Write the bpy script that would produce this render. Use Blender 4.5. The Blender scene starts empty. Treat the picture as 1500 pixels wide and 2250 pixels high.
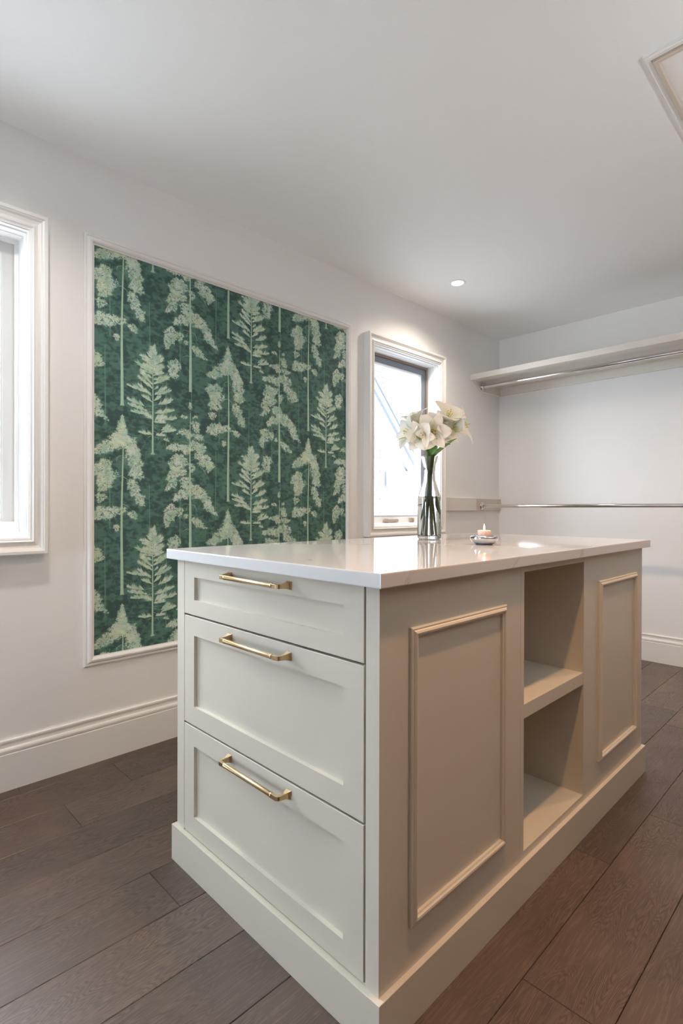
import bpy, bmesh, math, random
import numpy as np
from mathutils import Vector, Matrix
R = random.Random(7)
C = bpy.context.scene.collection
SC = bpy.context.scene

# ------------------------------------------------------------------ camera
PW, PH = 1500.0, 2250.0
FPX, CXP, CYP = 1173.67, 748.15, 1122.48
H_CAM = 1.045
yaw, pitch, roll = [math.radians(a) for a in (45.4787, -0.2125, 0.1412)]
F0 = Vector((math.cos(yaw), math.sin(yaw), 0)); R0 = Vector((math.sin(yaw), -math.cos(yaw), 0)); U0 = Vector((0, 0, 1))
Fw = math.cos(pitch)*F0 + math.sin(pitch)*U0; U2 = -math.sin(pitch)*F0 + math.cos(pitch)*U0
R2 = math.cos(roll)*R0 + math.sin(roll)*U2; U3 = -math.sin(roll)*R0 + math.cos(roll)*U2
cd = bpy.data.cameras.new('camera'); cam = bpy.data.objects.new('camera', cd); C.objects.link(cam)
cd.sensor_fit = 'HORIZONTAL'; cd.sensor_width = 36; cd.lens = FPX/PW*36
cd.shift_x = (PW/2-CXP)/PW; cd.shift_y = (CYP-PH/2)/PW
cd.clip_start = 0.02; cd.clip_end = 200
M = Matrix((R2, U3, -Fw)).transposed().to_4x4(); M.translation = Vector((0, 0, H_CAM)); cam.matrix_world = M
SC.camera = cam

# ------------------------------------------------------------------ world, light, exposure
SC.view_settings.view_transform = 'Standard'; SC.view_settings.look = 'None'
SC.view_settings.gamma = 1; SC.view_settings.use_curve_mapping = False
SC.view_settings.exposure = 1.42
SC.cycles.max_bounces = 20; SC.cycles.diffuse_bounces = 10; SC.cycles.transmission_bounces = 20; SC.cycles.transparent_max_bounces = 12
SC.cycles.sample_clamp_indirect = 6; SC.cycles.caustics_refractive = False; SC.cycles.caustics_reflective = False
SKY = 7.0
w = bpy.data.worlds.new('overcast_sky'); SC.world = w; w.use_nodes = True
bg = w.node_tree.nodes['Background']; bg.inputs[0].default_value = (0.86, 0.94, 1.05, 1); bg.inputs[1].default_value = SKY

LAMP_W = 16.0
LAMP_COLS = [(1.0, .86, .70), (1.0, .94, .86), (1.0, .54, .23), (1.0, .54, .23)]
FILL_UPLIGHT_W = 5.5
LAMPS = [(2.876, 1.883), (0.40, 1.62), (2.876, 0.30), (1.0, 0.30)]

# ------------------------------------------------------------------ room numbers
YW = 2.278      # wallpaper wall
XD = 4.112      # shelf wall
HC = 2.467      # ceiling
XB = -2.70      # wall behind the camera
YR = -1.40      # wall on the right, out of frame

# ------------------------------------------------------------------ helpers
class MB:
    def __init__(s): s.v = []; s.f = []; s.mi = []
    def quad(s, a, b, c, d, m=0):
        n = len(s.v); s.v += [tuple(a), tuple(b), tuple(c), tuple(d)]; s.f.append((n, n+1, n+2, n+3)); s.mi.append(m)
    def box(s, x0, x1, y0, y1, z0, z1, m=0):
        n = len(s.v)
        s.v += [(x0,y0,z0),(x1,y0,z0),(x1,y1,z0),(x0,y1,z0),(x0,y0,z1),(x1,y0,z1),(x1,y1,z1),(x0,y1,z1)]
        for f in ((0,3,2,1),(4,5,6,7),(0,1,5,4),(1,2,6,5),(2,3,7,6),(3,0,4,7)):
            s.f.append(tuple(n+i for i in f)); s.mi.append(m)
    def ring(s, prof, O, U, V, N, a0, a1, b0, b1, m=0):
        """sweep a profile [(inset, height)] round a rectangle with mitred corners"""
        O, U, V, N = Vector(O), Vector(U), Vector(V), Vector(N); n = len(s.v); k = len(prof)
        for d, h in prof:
            for a, b in ((a0+d, b0+d), (a1-d, b0+d), (a1-d, b1-d), (a0+d, b1-d)):
                s.v.append(tuple(O+U*a+V*b+N*h))
        for i in range(k-1):
            for j in range(4):
                j2 = (j+1) % 4
                s.f.append((n+4*i+j, n+4*i+j2, n+4*(i+1)+j2, n+4*(i+1)+j)); s.mi.append(m)
    def sweep(s, prof, O, D, P, Q, L, m=0):
        """straight extrusion of closed profile [(p,q)] from O along D for L"""
        O, D, P, Q = Vector(O), Vector(D), Vector(P), Vector(Q); n = len(s.v); k = len(prof)
        for t in (0, L):
            for p, q in prof: s.v.append(tuple(O+D*t+P*p+Q*q))
        for i in range(k):
            j = (i+1) % k; s.f.append((n+i, n+j, n+k+j, n+k+i)); s.mi.append(m)
        s.f.append(tuple(n+i for i in range(k))); s.f.append(tuple(n+k+i for i in range(k-1, -1, -1))); s.mi += [m, m]
    def tube(s, pts, rad, seg=12, cap=True, m=0, sq=None):
        pts = [Vector(p) for p in pts]; n = len(s.v); k = len(pts)
        if not isinstance(rad, (list, tuple)): rad = [rad]*k
        T = [(pts[min(i+1, k-1)]-pts[max(i-1, 0)]).normalized() for i in range(k)]
        ref = Vector((0, 0, 1)) if abs(T[0].z) < .9 else Vector((1, 0, 0))
        A = T[0].cross(ref).normalized()
        for i in range(k):
            A = (A - T[i]*A.dot(T[i])).normalized(); B = T[i].cross(A)
            for j in range(seg):
                a = 2*math.pi*j/seg
                s.v.append(tuple(pts[i]+(A*math.cos(a)+B*math.sin(a))*rad[i]))
        for i in range(k-1):
            for j in range(seg):
                j2 = (j+1) % seg; s.f.append((n+i*seg+j, n+i*seg+j2, n+(i+1)*seg+j2, n+(i+1)*seg+j)); s.mi.append(m)
        if cap:
            s.f.append(tuple(n+j for j in range(seg-1, -1, -1))); s.f.append(tuple(n+(k-1)*seg+j for j in range(seg))); s.mi += [m, m]
    def lathe(s, prof, c, seg=48, m=0):
        n = len(s.v); k = len(prof)
        for r, z in prof:
            for j in range(seg):
                a = 2*math.pi*j/seg; s.v.append((c[0]+r*math.cos(a), c[1]+r*math.sin(a), c[2]+z))
        for i in range(k-1):
            for j in range(seg):
                j2 = (j+1) % seg; s.f.append((n+i*seg+j, n+i*seg+j2, n+(i+1)*seg+j2, n+(i+1)*seg+j)); s.mi.append(m)
    def build(s, name, mat, parent=None, smooth=False, bevel=0, recalc=True, merge=True, auto=None):
        me = bpy.data.meshes.new(name); me.from_pydata(s.v, [], s.f)
        for x in (mat if isinstance(mat, (list, tuple)) else [mat]): me.materials.append(x)
        me.polygons.foreach_set('material_index', s.mi)
        bm = bmesh.new(); bm.from_mesh(me)
        if merge: bmesh.ops.remove_doubles(bm, verts=bm.verts, dist=1e-5)
        if recalc: bmesh.ops.recalc_face_normals(bm, faces=bm.faces)
        if bevel: bmesh.ops.bevel(bm, geom=[e for e in bm.edges if len(e.link_faces) == 2 and e.calc_face_angle(0) > .5], offset=bevel, segments=2, profile=.6, affect='EDGES')
        bm.to_mesh(me); bm.free()
        if smooth or auto:
            me.polygons.foreach_set('use_smooth', [True]*len(me.polygons))
            if auto: me.set_sharp_from_angle(angle=math.radians(auto))
        o = bpy.data.objects.new(name, me); C.objects.link(o)
        if parent: o.parent = parent; o.matrix_parent_inverse = Matrix.Translation(-WL(parent))
        return o

def WL(o):
    # parts are built in world coordinates; only an Empty at a thing's base has an offset to undo
    return Vector(BASE.get(o.name, (0, 0, 0)))
BASE = {}
def thing(name, label, cat, loc, group=None):
    o = bpy.data.objects.new(name, None); C.objects.link(o); o.location = loc; o.empty_display_size = .05
    BASE[o.name] = tuple(loc)
    o['label'] = label; o['category'] = cat
    if group: o['group'] = group
    return o
def tag(o, label, cat, group=None):
    o['label'] = label; o['category'] = cat
    if group: o['group'] = group
    return o
def struct(o): o['kind'] = 'structure'; return o

# ------------------------------------------------------------------ materials
def new_mat(name):
    m = bpy.data.materials.new(name); m.use_nodes = True; nt = m.node_tree
    return m, nt, nt.nodes['Principled BSDF']
def plain(name, col, rough=.5, metal=0, bump=0, bscale=300, var=0, **kw):
    m, nt, b = new_mat(name)
    b.inputs['Base Color'].default_value = (*col, 1); b.inputs['Roughness'].default_value = rough; b.inputs['Metallic'].default_value = metal
    for k, v in kw.items(): b.inputs[k].default_value = v
    tc = nt.nodes.new('ShaderNodeTexCoord')
    if bump or var:
        n = nt.nodes.new('ShaderNodeTexNoise'); n.inputs['Scale'].default_value = bscale; n.inputs['Detail'].default_value = 3
        nt.links.new(tc.outputs['Object'], n.inputs['Vector'])
        if bump:
            bp = nt.nodes.new('ShaderNodeBump'); bp.inputs['Strength'].default_value = bump; bp.inputs['Distance'].default_value = .001
            nt.links.new(n.outputs['Fac'], bp.inputs['Height']); nt.links.new(bp.outputs['Normal'], b.inputs['Normal'])
        if var:
            mx = nt.nodes.new('ShaderNodeMix'); mx.data_type = 'RGBA'
            mx.inputs[6].default_value = (*[c*(1-var) for c in col], 1); mx.inputs[7].default_value = (*[min(1, c*(1+var)) for c in col], 1)
            nt.links.new(n.outputs['Fac'], mx.inputs[0]); nt.links.new(mx.outputs[2], b.inputs['Base Color'])
    return m

M_WALL = plain('wall_paint', (.86, .86, .86), .6, bump=.05, bscale=220)
M_CEIL = plain('ceiling_paint', (.90, .90, .90), .7, bump=.05, bscale=180)
M_TRIM = plain('trim_gloss_paint', (.84, .835, .825), .32)
M_CAB = plain('cabinet_paint', (.665, .625, .54), .38, bump=.02, bscale=500)
M_SHELF = plain('shelf_paint', (.76, .73, .68), .42)
M_TAN = plain('beige_board_warm_step', (.62, .55, .47), .45)
M_BRASS = plain('brushed_brass', (.66, .50, .29), .30, 1.0, bump=.04, bscale=900)
M_CHROME = plain('chrome', (.80, .80, .81), .07, 1.0)
M_SILVER = plain('polished_pewter', (.62, .65, .70), .12, 1.0)
M_SASH = plain('sash_grey_paint', (.22, .25, .30), .4)
M_SASHW = plain('sash_pale_paint', (.62, .61, .59), .45)
M_BEAD = plain('glazing_bead_white', (.82, .83, .84), .4)
M_BROWNSTRIP = plain('weatherstrip_brown', (.30, .24, .20), .6)
M_BRONZE = plain('window_hardware_tan', (.45, .36, .28), .4, .3)
M_DARKGAP = plain('shadow_gap_interior', (.25, .23, .20), .8)
M_BOUNCE = plain('warm_bounce_paint', (.26, .17, .11), .6, bump=.05, bscale=120)
M_WAX = plain('pink_wax', (.86, .64, .55), .45, **{'Subsurface Weight': .35, 'Subsurface Radius': (.02, .01, .007), 'Subsurface Scale': .3})
M_WICK = plain('charred_wick', (.03, .025, .02), .9)
M_BRICKW = plain('white_painted_brick', (.17, .17, .172), .8, bump=.4, bscale=60, var=.25)
M_MORTAR = plain('grey_mortar', (.135, .138, .14), .9, bump=.3, bscale=90)
M_STUCCO = plain('white_stucco', (.34, .34, .345), .85, bump=.3, bscale=40)
M_SIDING = plain('white_siding', (.20, .20, .20), .6)
M_FASCIA = plain('pale_blue_fascia', (.105, .115, .13), .6, var=.05, bscale=4)
M_SOFFIT = plain('pale_soffit', (.16, .17, .185), .6)
M_SHINGLE = plain('slate_blue_shingle', (.085, .095, .11), .8, bump=.5, bscale=30, var=.15)
M_GROUNDO = plain('pale_gravel', (.45, .45, .44), .95, bump=.5, bscale=30, var=.1)
M_LEAF = plain('lily_leaf_green', (.11, .27, .06), .42, var=.25, bscale=60)
M_STEM = plain('lily_stem_green', (.22, .42, .13), .45, var=.2, bscale=60)
M_BUD = plain('lime_bract', (.42, .55, .12), .45, var=.15, bscale=80)
M_POLLEN = plain('yellow_pollen', (.80, .55, .06), .8)
M_ANTHER = plain('brown_anther', (.22, .13, .05), .8)

def petal_mat():
    m, nt, b = new_mat('lily_petal')
    uv = nt.nodes.new('ShaderNodeUVMap'); sp = nt.nodes.new('ShaderNodeSeparateXYZ'); nt.links.new(uv.outputs[0], sp.inputs[0])
    cr = nt.nodes.new('ShaderNodeValToRGB')
    e = cr.color_ramp.elements; e[0].position = 0; e[0].color = (.50, .60, .18, 1); e[1].position = .42; e[1].color = (.93, .94, .91, 1)
    x = e.new(.18); x.color = (.72, .76, .45, 1)
    nt.links.new(sp.outputs[0], cr.inputs[0]); nt.links.new(cr.outputs[0], b.inputs['Base Color'])
    b.inputs['Roughness'].default_value = .55
    tr = nt.nodes.new('ShaderNodeBsdfTranslucent'); nt.links.new(cr.outputs[0], tr.inputs[0])
    mx = nt.nodes.new('ShaderNodeMixShader'); mx.inputs[0].default_value = .42
    nt.links.new(b.outputs[0], mx.inputs[1]); nt.links.new(tr.outputs[0], mx.inputs[2])
    nt.links.new(mx.outputs[0], nt.nodes['Material Output'].inputs[0])
    return m
M_PETAL = petal_mat()

def pane_mat():
    m, nt, b = new_mat('window_glass')
    t = nt.nodes.new('ShaderNodeBsdfTransparent'); t.inputs[0].default_value = (.96, .975, .97, 1)
    g = nt.nodes.new('ShaderNodeBsdfGlossy'); g.inputs['Roughness'].default_value = .01
    lw = nt.nodes.new('ShaderNodeLayerWeight'); lw.inputs[0].default_value = .5
    pw = nt.nodes.new('ShaderNodeMath'); pw.operation = 'POWER'; pw.inputs[1].default_value = 5; nt.links.new(lw.outputs['Facing'], pw.inputs[0])
    fr = nt.nodes.new('ShaderNodeMath'); fr.operation = 'MULTIPLY_ADD'; fr.inputs[1].default_value = .9; fr.inputs[2].default_value = .03; nt.links.new(pw.outputs[0], fr.inputs[0])
    mx = nt.nodes.new('ShaderNodeMixShader')
    nt.links.new(fr.outputs[0], mx.inputs[0]); nt.links.new(t.outputs[0], mx.inputs[1]); nt.links.new(g.outputs[0], mx.inputs[2])
    nt.links.new(mx.outputs[0], nt.nodes['Material Output'].inputs[0]); nt.nodes.remove(b)
    return m
M_PANE = pane_mat()
def glass_mat(name, ior, col):
    m, nt, b = new_mat(name)
    b.inputs['Base Color'].default_value = (*col, 1); b.inputs['Roughness'].default_value = 0; b.inputs['IOR'].default_value = ior
    b.inputs['Transmission Weight'].default_value = 1
    return m
M_GLASS = glass_mat('carafe_glass', 1.47, (.97, .985, .975)); M_WATER = glass_mat('water', 1.333, (.97, .99, .98))
def emis(name, col, st):
    m, nt, b = new_mat(name); b.inputs['Base Color'].default_value = (*col, 1)
    b.inputs['Emission Color'].default_value = (*col, 1); b.inputs['Emission Strength'].default_value = st
    return m
M_LENS = emis('lamp_lens', (1.0, .86, .70), 9.0); M_FLAME = emis('flame', (1.0, .72, .38), 4.0)

def quartz():
    m, nt, b = new_mat('white_quartz')
    tc = nt.nodes.new('ShaderNodeTexCoord')
    n1 = nt.nodes.new('ShaderNodeTexNoise'); n1.inputs['Scale'].default_value = 2.2; n1.inputs['Detail'].default_value = 6; n1.inputs['Distortion'].default_value = 1.5
    nt.links.new(tc.outputs['Object'], n1.inputs['Vector'])
    ma = nt.nodes.new('ShaderNodeMath'); ma.operation = 'SUBTRACT'; ma.inputs[1].default_value = .5; nt.links.new(n1.outputs['Fac'], ma.inputs[0])
    ab = nt.nodes.new('ShaderNodeMath'); ab.operation = 'ABSOLUTE'; nt.links.new(ma.outputs[0], ab.inputs[0])
    cr = nt.nodes.new('ShaderNodeValToRGB'); e = cr.color_ramp.elements
    e[0].position = 0; e[0].color = (.50, .48, .47, 1); e[1].position = .012; e[1].color = (.72, .73, .745, 1)
    nt.links.new(ab.outputs[0], cr.inputs[0])
    # veins only show in a few patches
    n2 = nt.nodes.new('ShaderNodeTexNoise'); n2.inputs['Scale'].default_value = 5; nt.links.new(tc.outputs['Object'], n2.inputs['Vector'])
    c2 = nt.nodes.new('ShaderNodeValToRGB'); c2.color_ramp.elements[0].position = .52; c2.color_ramp.elements[1].position = .66; nt.links.new(n2.outputs['Fac'], c2.inputs[0])
    mx = nt.nodes.new('ShaderNodeMix'); mx.data_type = 'RGBA'; mx.inputs[6].default_value = (.72, .73, .745, 1)
    nt.links.new(c2.outputs[0], mx.inputs[0]); nt.links.new(cr.outputs[0], mx.inputs[7]); nt.links.new(mx.outputs[2], b.inputs['Base Color'])
    b.inputs['Roughness'].default_value = .06; b.inputs['IOR'].default_value = 1.55
    return m
M_QUARTZ = quartz()

def oak():
    m, nt, b = new_mat('grey_brown_oak')
    N = nt.nodes.new; L = nt.links.new
    tc = N('ShaderNodeTexCoord'); oi = N('ShaderNodeObjectInfo')
    ad = N('ShaderNodeVectorMath'); ad.operation = 'MULTIPLY_ADD'; ad.inputs[1].default_value = (37, 17, 53)
    cb = N('ShaderNodeCombineXYZ')
    for i in range(3): L(oi.outputs['Random'], cb.inputs[i])
    L(cb.outputs[0], ad.inputs[0]); L(tc.outputs['Object'], ad.inputs[2])
    mp = N('ShaderNodeMapping'); mp.inputs['Scale'].default_value = (.9, 6.5, 1); L(ad.outputs[0], mp.inputs[0])
    # cathedral figure: contour lines of a stretched noise
    n1 = N('ShaderNodeTexNoise'); n1.inputs['Scale'].default_value = 1.25; n1.inputs['Detail'].default_value = 4; n1.inputs['Roughness'].default_value = .5; L(mp.outputs[0], n1.inputs['Vector'])
    mu = N('ShaderNodeMath'); mu.operation = 'MULTIPLY'; mu.inputs[1].default_value = 60; L(n1.outputs['Fac'], mu.inputs[0])
    fr = N('ShaderNodeMath'); fr.operation = 'PINGPONG'; fr.inputs[1].default_value = .5; L(mu.outputs[0], fr.inputs[0])
    # pores
    mp2 = N('ShaderNodeMapping'); mp2.inputs['Scale'].default_value = (14, 260, 1); L(ad.outputs[0], mp2.inputs[0])
    n2 = N('ShaderNodeTexNoise'); n2.inputs['Scale'].default_value = 1; n2.inputs['Detail'].default_value = 2; L(mp2.outputs[0], n2.inputs['Vector'])
    cr = N('ShaderNodeValToRGB'); e = cr.color_ramp.elements; e[0].position = .0; e[0].color = (.0, .0, .0, 1); e[1].position = .34; e[1].color = (1, 1, 1, 1); L(fr.outputs[0], cr.inputs[0])
    c2 = N('ShaderNodeValToRGB'); e = c2.color_ramp.elements; e[0].position = .36; e[0].color = (0, 0, 0, 1); e[1].position = .60; e[1].color = (1, 1, 1, 1); L(n2.outputs['Fac'], c2.inputs[0])
    g = N('ShaderNodeMath'); g.operation = 'MULTIPLY'; 
    nm = N('ShaderNodeTexNoise'); nm.inputs['Scale'].default_value = 4.5; nm.inputs['Detail'].default_value = 1; L(ad.outputs[0], nm.inputs['Vector'])
    cm = N('ShaderNodeValToRGB'); cm.color_ramp.elements[0].position = .42; cm.color_ramp.elements[1].position = .62; L(nm.outputs['Fac'], cm.inputs[0])
    fade = N('ShaderNodeMath'); fade.operation = 'MAXIMUM'; L(cm.outputs[0], fade.inputs[0]); L(cr.outputs[0], fade.inputs[1]); cr = fade
    L(cr.outputs[0], g.inputs[0]); L(c2.outputs[0], g.inputs[1])
    g2 = N('ShaderNodeMath'); g2.operation = 'MAXIMUM'; L(g.outputs[0], g2.inputs[0])
    sc = N('ShaderNodeMath'); sc.operation = 'MULTIPLY'; sc.inputs[1].default_value = .55; L(cr.outputs[0], sc.inputs[0]); L(sc.outputs[0], g2.inputs[1])
    n3 = N('ShaderNodeTexNoise'); n3.inputs['Scale'].default_value = 3.0; L(ad.outputs[0], n3.inputs['Vector'])
    light = N('ShaderNodeMix'); light.data_type = 'RGBA'; light.inputs[6].default_value = (.100, .062, .042, 1); light.inputs[7].default_value = (.165, .112, .084, 1)
    L(n3.outputs['Fac'], light.inputs[0])
    mx = N('ShaderNodeMix'); mx.data_type = 'RGBA'; mx.inputs[6].default_value = (.055, .033, .022, 1); L(g2.outputs[0], mx.inputs[0]); L(light.outputs[2], mx.inputs[7])
    hs = N('ShaderNodeHueSaturation'); L(mx.outputs[2], hs.inputs['Color'])
    mr = N('ShaderNodeMapRange'); mr.inputs[3].default_value = .76; mr.inputs[4].default_value = 1.22; L(oi.outputs['Random'], mr.inputs[0]); L(mr.outputs[0], hs.inputs['Value'])
    hs.inputs['Saturation'].default_value = .95
    L(hs.outputs[0], b.inputs['Base Color'])
    rr = N('ShaderNodeMapRange'); rr.inputs[3].default_value = .46; rr.inputs[4].default_value = .38; b.inputs['IOR'].default_value = 1.7; L(g2.outputs[0], rr.inputs[0]); L(rr.outputs[0], b.inputs['Roughness'])
    bp = N('ShaderNodeBump'); bp.inputs['Strength'].default_value = .25; bp.inputs['Distance'].default_value = .0008; L(g2.outputs[0], bp.inputs['Height']); L(bp.outputs[0], b.inputs['Normal'])
    return m
M_OAK = oak()
M_SUB = plain('dark_underlay', (.02, .015, .012), .9)

# ------------------------------------------------------------------ setting
WIN = [(-0.196, 0.634), (2.440, 3.270)]          # casing outer edges of the two windows
WZ0, WZ1 = .871, 2.147
CW = .060                                         # casing width
mb = MB()
y0, y1 = YW, YW+.20
xs = [XB-.15, WIN[0][0]+CW, WIN[0][1]-CW, WIN[1][0]+CW, WIN[1][1]-CW, XD+.15]
for i in range(0, 6, 2): mb.box(xs[i], xs[i+1], y0, y1, -.1, HC+.1)
for i in (1, 3):
    mb.box(xs[i], xs[i+1], y0, y1, -.1, WZ0+CW); mb.box(xs[i], xs[i+1], y0, y1, WZ1-CW, HC+.1)
struct(mb.build('wall_left', M_WALL, merge=False, recalc=False))
mb = MB(); mb.box(XD, XD+.15, YR-.15, YW+.2, -.1, HC+.1); struct(mb.build('wall_back', M_WALL))
# glazed opening added behind the camera to let in fill daylight
DY0, DY1, DZ1 = 1.0, 1.82, 1.55
mb = MB(); mb.box(XB-.15, XB, YR-.15, DY0, -.1, HC+.1); mb.box(XB-.15, XB, DY1, YW, -.1, HC+.1); mb.box(XB-.15, XB, DY0, DY1, DZ1, HC+.1)
struct(mb.build('wall_front', M_WALL, merge=False, recalc=False))
mb = MB(); mb.box(XB-.15, XD+.15, YR-.15, YR, -.1, HC+.1); struct(mb.build('wall_right', M_WALL))
mb = MB(); mb.box(XB+.3, 3.45, YR+.001, YR+.45, .0, 1.75)  # brown block added out of view so bounced light stays dim and warm
for i in range(8): mb.box(XB+.33+i*.70, XB+.98+i*.70, YR+.45, YR+.468, .06, 1.70)
lc = mb.build('warm_bounce_block', M_BOUNCE, merge=False, recalc=False); lc['label'] = 'brown closet-shaped block added outside the picture on the right to warm the bounce'; lc['category'] = 'cabinet'
mb = MB(); mb.box(XB-.15, XD+.15, YR-.15, YW+.2, HC, HC+.12); struct(mb.build('ceiling', M_CEIL))
mb = MB()
mb.ring([(0, -.04), (0, .02), (.07, .02), (.07, -.04), (0, -.04)], (XB-.05, 0, 0), (0, 1, 0), (0, 0, 1), (1, 0, 0), DY0, DY1, 0.0, DZ1)
mb.box(XB-.06, XB-.02, (DY0+DY1)/2-.05, (DY0+DY1)/2+.05, .05, DZ1-.05)
d = struct(mb.build('added_light_opening', M_TRIM));  # glazed frame of the added light opening
mb = MB(); mb.box(XB-.045, XB-.04, DY0+.06, DY1-.06, .06, DZ1-.06); mb.build('glass_pane', M_PANE, d)

# floor: boards run along x, 18.25 cm pitch
mb = MB(); mb.box(XB-.1, XD+.1, YR-.1, YW+.15, -.06, -.016); floor = struct(mb.build('floor', M_SUB))
PITCH, YREF = .1825, 1.108
joints = {1: [-.45, .683, 1.95, 3.3], 5: [-.3, .866, 2.3, 3.5], 4: [-.6, .624, 1.7, 3.0], -3: [-.2, 1.669, 2.95], -4: [-.3, 1.123, 2.037, 3.4], -2: [-.35, .9, 2.2, 3.18],
          0: [-.9, 1.3, 2.6], -1: [-.1, 1.5, 2.7], 2: [-.25, 1.45, 2.75], 3: [-.9, 1.25, 2.4, 3.7], -5: [-.6, .72, 2.55], -6: [.1, 1.6, 3.1]}
k0 = math.floor((YR-YREF)/PITCH); k1 = math.ceil((YW-YREF)/PITCH)
cache = {}
def plank(x0, x1, ya, yb):
    key = (round(x1-x0, 3), round(yb-ya, 3))
    me = cache.get(key)
    if me is None:
        L, Wd = x1-x0, yb-ya; c = .0012; v = []
        for (i, z) in ((0, -.016), (0, -c), (c, 0)):
            v += [(i, i, z), (L-i, i, z), (L-i, Wd-i, z), (i, Wd-i, z)]
        f = [(8, 9, 10, 11)]
        for s in (0, 4):
            for j in range(4):
                j2 = (j+1) % 4; f.append((s+j, s+j2, s+4+j2, s+4+j))
        me = bpy.data.meshes.new('floorboard'); me.from_pydata(v, [], f); me.materials.append(M_OAK); cache[key] = me
    o = bpy.data.objects.new('floorboard', me); C.objects.link(o); o.location = (x0, ya, 0); o.parent = floor
g = .0011
for k in range(k0, k1+1):
    ya = max(YR, YREF+k*PITCH); yb = min(YW, YREF+(k+1)*PITCH)
    if yb-ya < .01: continue
    js = joints.get(k)
    if js is None:
        js = []; x = XB+R.uniform(.3, 1.6)
        while x < XD-.25: js.append(x); x += R.choice([.9, 1.2, 1.5, 1.8])
    e = [XB]+js+[XD]
    for a, b in zip(e[:-1], e[1:]): plank(a+g/2, b-g/2, ya+g/2, yb-g/2)

BBP = [(0, 0), (.014, 0), (.014, .133), (.0115, .1345), (.0115, .138), (.014, .141), (.0145, .148), (.0125, .154), (.009, .159), (.0075, .168), (.008, .174), (.0105, .177), (.0105, .184), (.0085, .186), (0, .186)]
def baseboard(name, O, D, P, L):
    mb = MB(); mb.sweep(BBP, O, D, P, (0, 0, 1), L); struct(mb.build(name, M_TRIM))
baseboard('baseboard_left', (XB, YW, 0), (1, 0, 0), (0, -1, 0), XD-XB)
baseboard('baseboard_back', (XD, YR, 0), (0, 1, 0), (-1, 0, 0), YW-YR-.0146)
baseboard('baseboard_front', (XB, YR+.015, 0), (0, 1, 0), (1, 0, 0), DY0-YR-.02)

# ------------------------------------------------------------------ windows
def window(name, x0, x1, m_stop, m_sash, hw=True):
    U, V, N = (1, 0, 0), (0, 0, 1), (0, -1, 0); O = (0, YW, 0)
    prof = [(0, 0), (0, .047), (.003, .050), (.013, .050), (.015, .046), (.019, .0445), (.024, .038), (.034, .0345), (.043, .037), (.045, .042), (.049, .0435), (.052, .041), (.053, .037), (.060, .036), (.060, -.02)]
    mb = MB(); mb.ring(prof, O, U, V, N, x0, x1, WZ0, WZ1); w_ = struct(mb.build(name, M_TRIM))
    a0, a1, b0, b1 = x0+CW, x1-CW, WZ0+CW, WZ1-CW
    mb = MB()   # jamb liner with two small stops
    mb.ring([(0, .03), (.004, .03), (.004, .012), (.009, .010), (.009, -.02), (.012, -.022), (.012, -.075), (.012, -.12), (0, -.12)], O, U, V, N, a0, a1, b0, b1); mb.build('jamb', M_TRIM, w_)
    c = .012
    mb = MB()   # weather-stripped frame behind the jamb
    mb.ring([(c, -.070), (c+.014, -.074), (c+.016, -.115), (c, -.115)], O, U, V, N, a0, a1, b0, b1); mb.build('frame_stop', m_stop, w_)
    s0 = c+.017
    mb = MB()
    mb.ring([(s0-.004, -.082), (s0+.004, -.080), (s0+.036, -.080), (s0+.038, -.084), (s0+.038, -.122), (s0-.004, -.122), (s0-.004, -.082)], O, U, V, N, a0, a1, b0-.0, b1); mb.build('sash', m_sash, w_)
    t0 = s0+.038
    mb = MB()
    mb.ring([(t0, -.084), (t0+.006, -.084), (t0+.014, -.094), (t0+.014, -.110), (t0, -.110)], O, U, V, N, a0, a1, b0, b1); mb.build('glazing_bead', M_BEAD, w_)
    t1 = t0+.004
    mb = MB(); mb.box(a0+t1, a1-t1, YW+.100, YW+.104, b0+t1, b1-t1); mb.build('glass_pane', M_PANE, w_)
    mb = MB()   # white bottom ledge carrying the crank and the lock
    zt = b0+.062
    mb.sweep([(-.020, b0+.002), (-.020, b0+.014), (-.035, b0+.018), (-.058, b0+.022), (-.066, zt-.012), (-.070, zt), (-.079, zt), (-.079, b0+.002)], (a0+c, YW, 0), (1, 0, 0), (0, -1, 0), (0, 0, 1), a1-a0-2*c)
    mb.build('bottom_ledge', M_TRIM, w_)
    if hw:
        yy = YW+.060; zc = b0+.037
        mb = MB(); x = a0+.19; mb.box(x, x+.155, yy-.012, yy-.002, zc-.010, zc+.008); mb.box(x+.02, x+.045, yy-.008, yy+.008, zc-.013, zc+.012)
        mb.build('crank_handle', M_BRONZE, w_, bevel=.003)
        mb = MB(); x = a0+.475; mb.box(x, x+.045, yy-.010, yy+.006, zc-.013, zc+.016); mb.box(x+.026, x+.034, yy-.018, yy-.008, zc-.010, zc+.013)
        mb.build('sash_lock', M_BRONZE, w_, bevel=.002)
    return w_
window('window_1', *WIN[0], M_TRIM, M_SASHW); window('window_2', *WIN[1], M_BROWNSTRIP, M_SASH)

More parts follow.
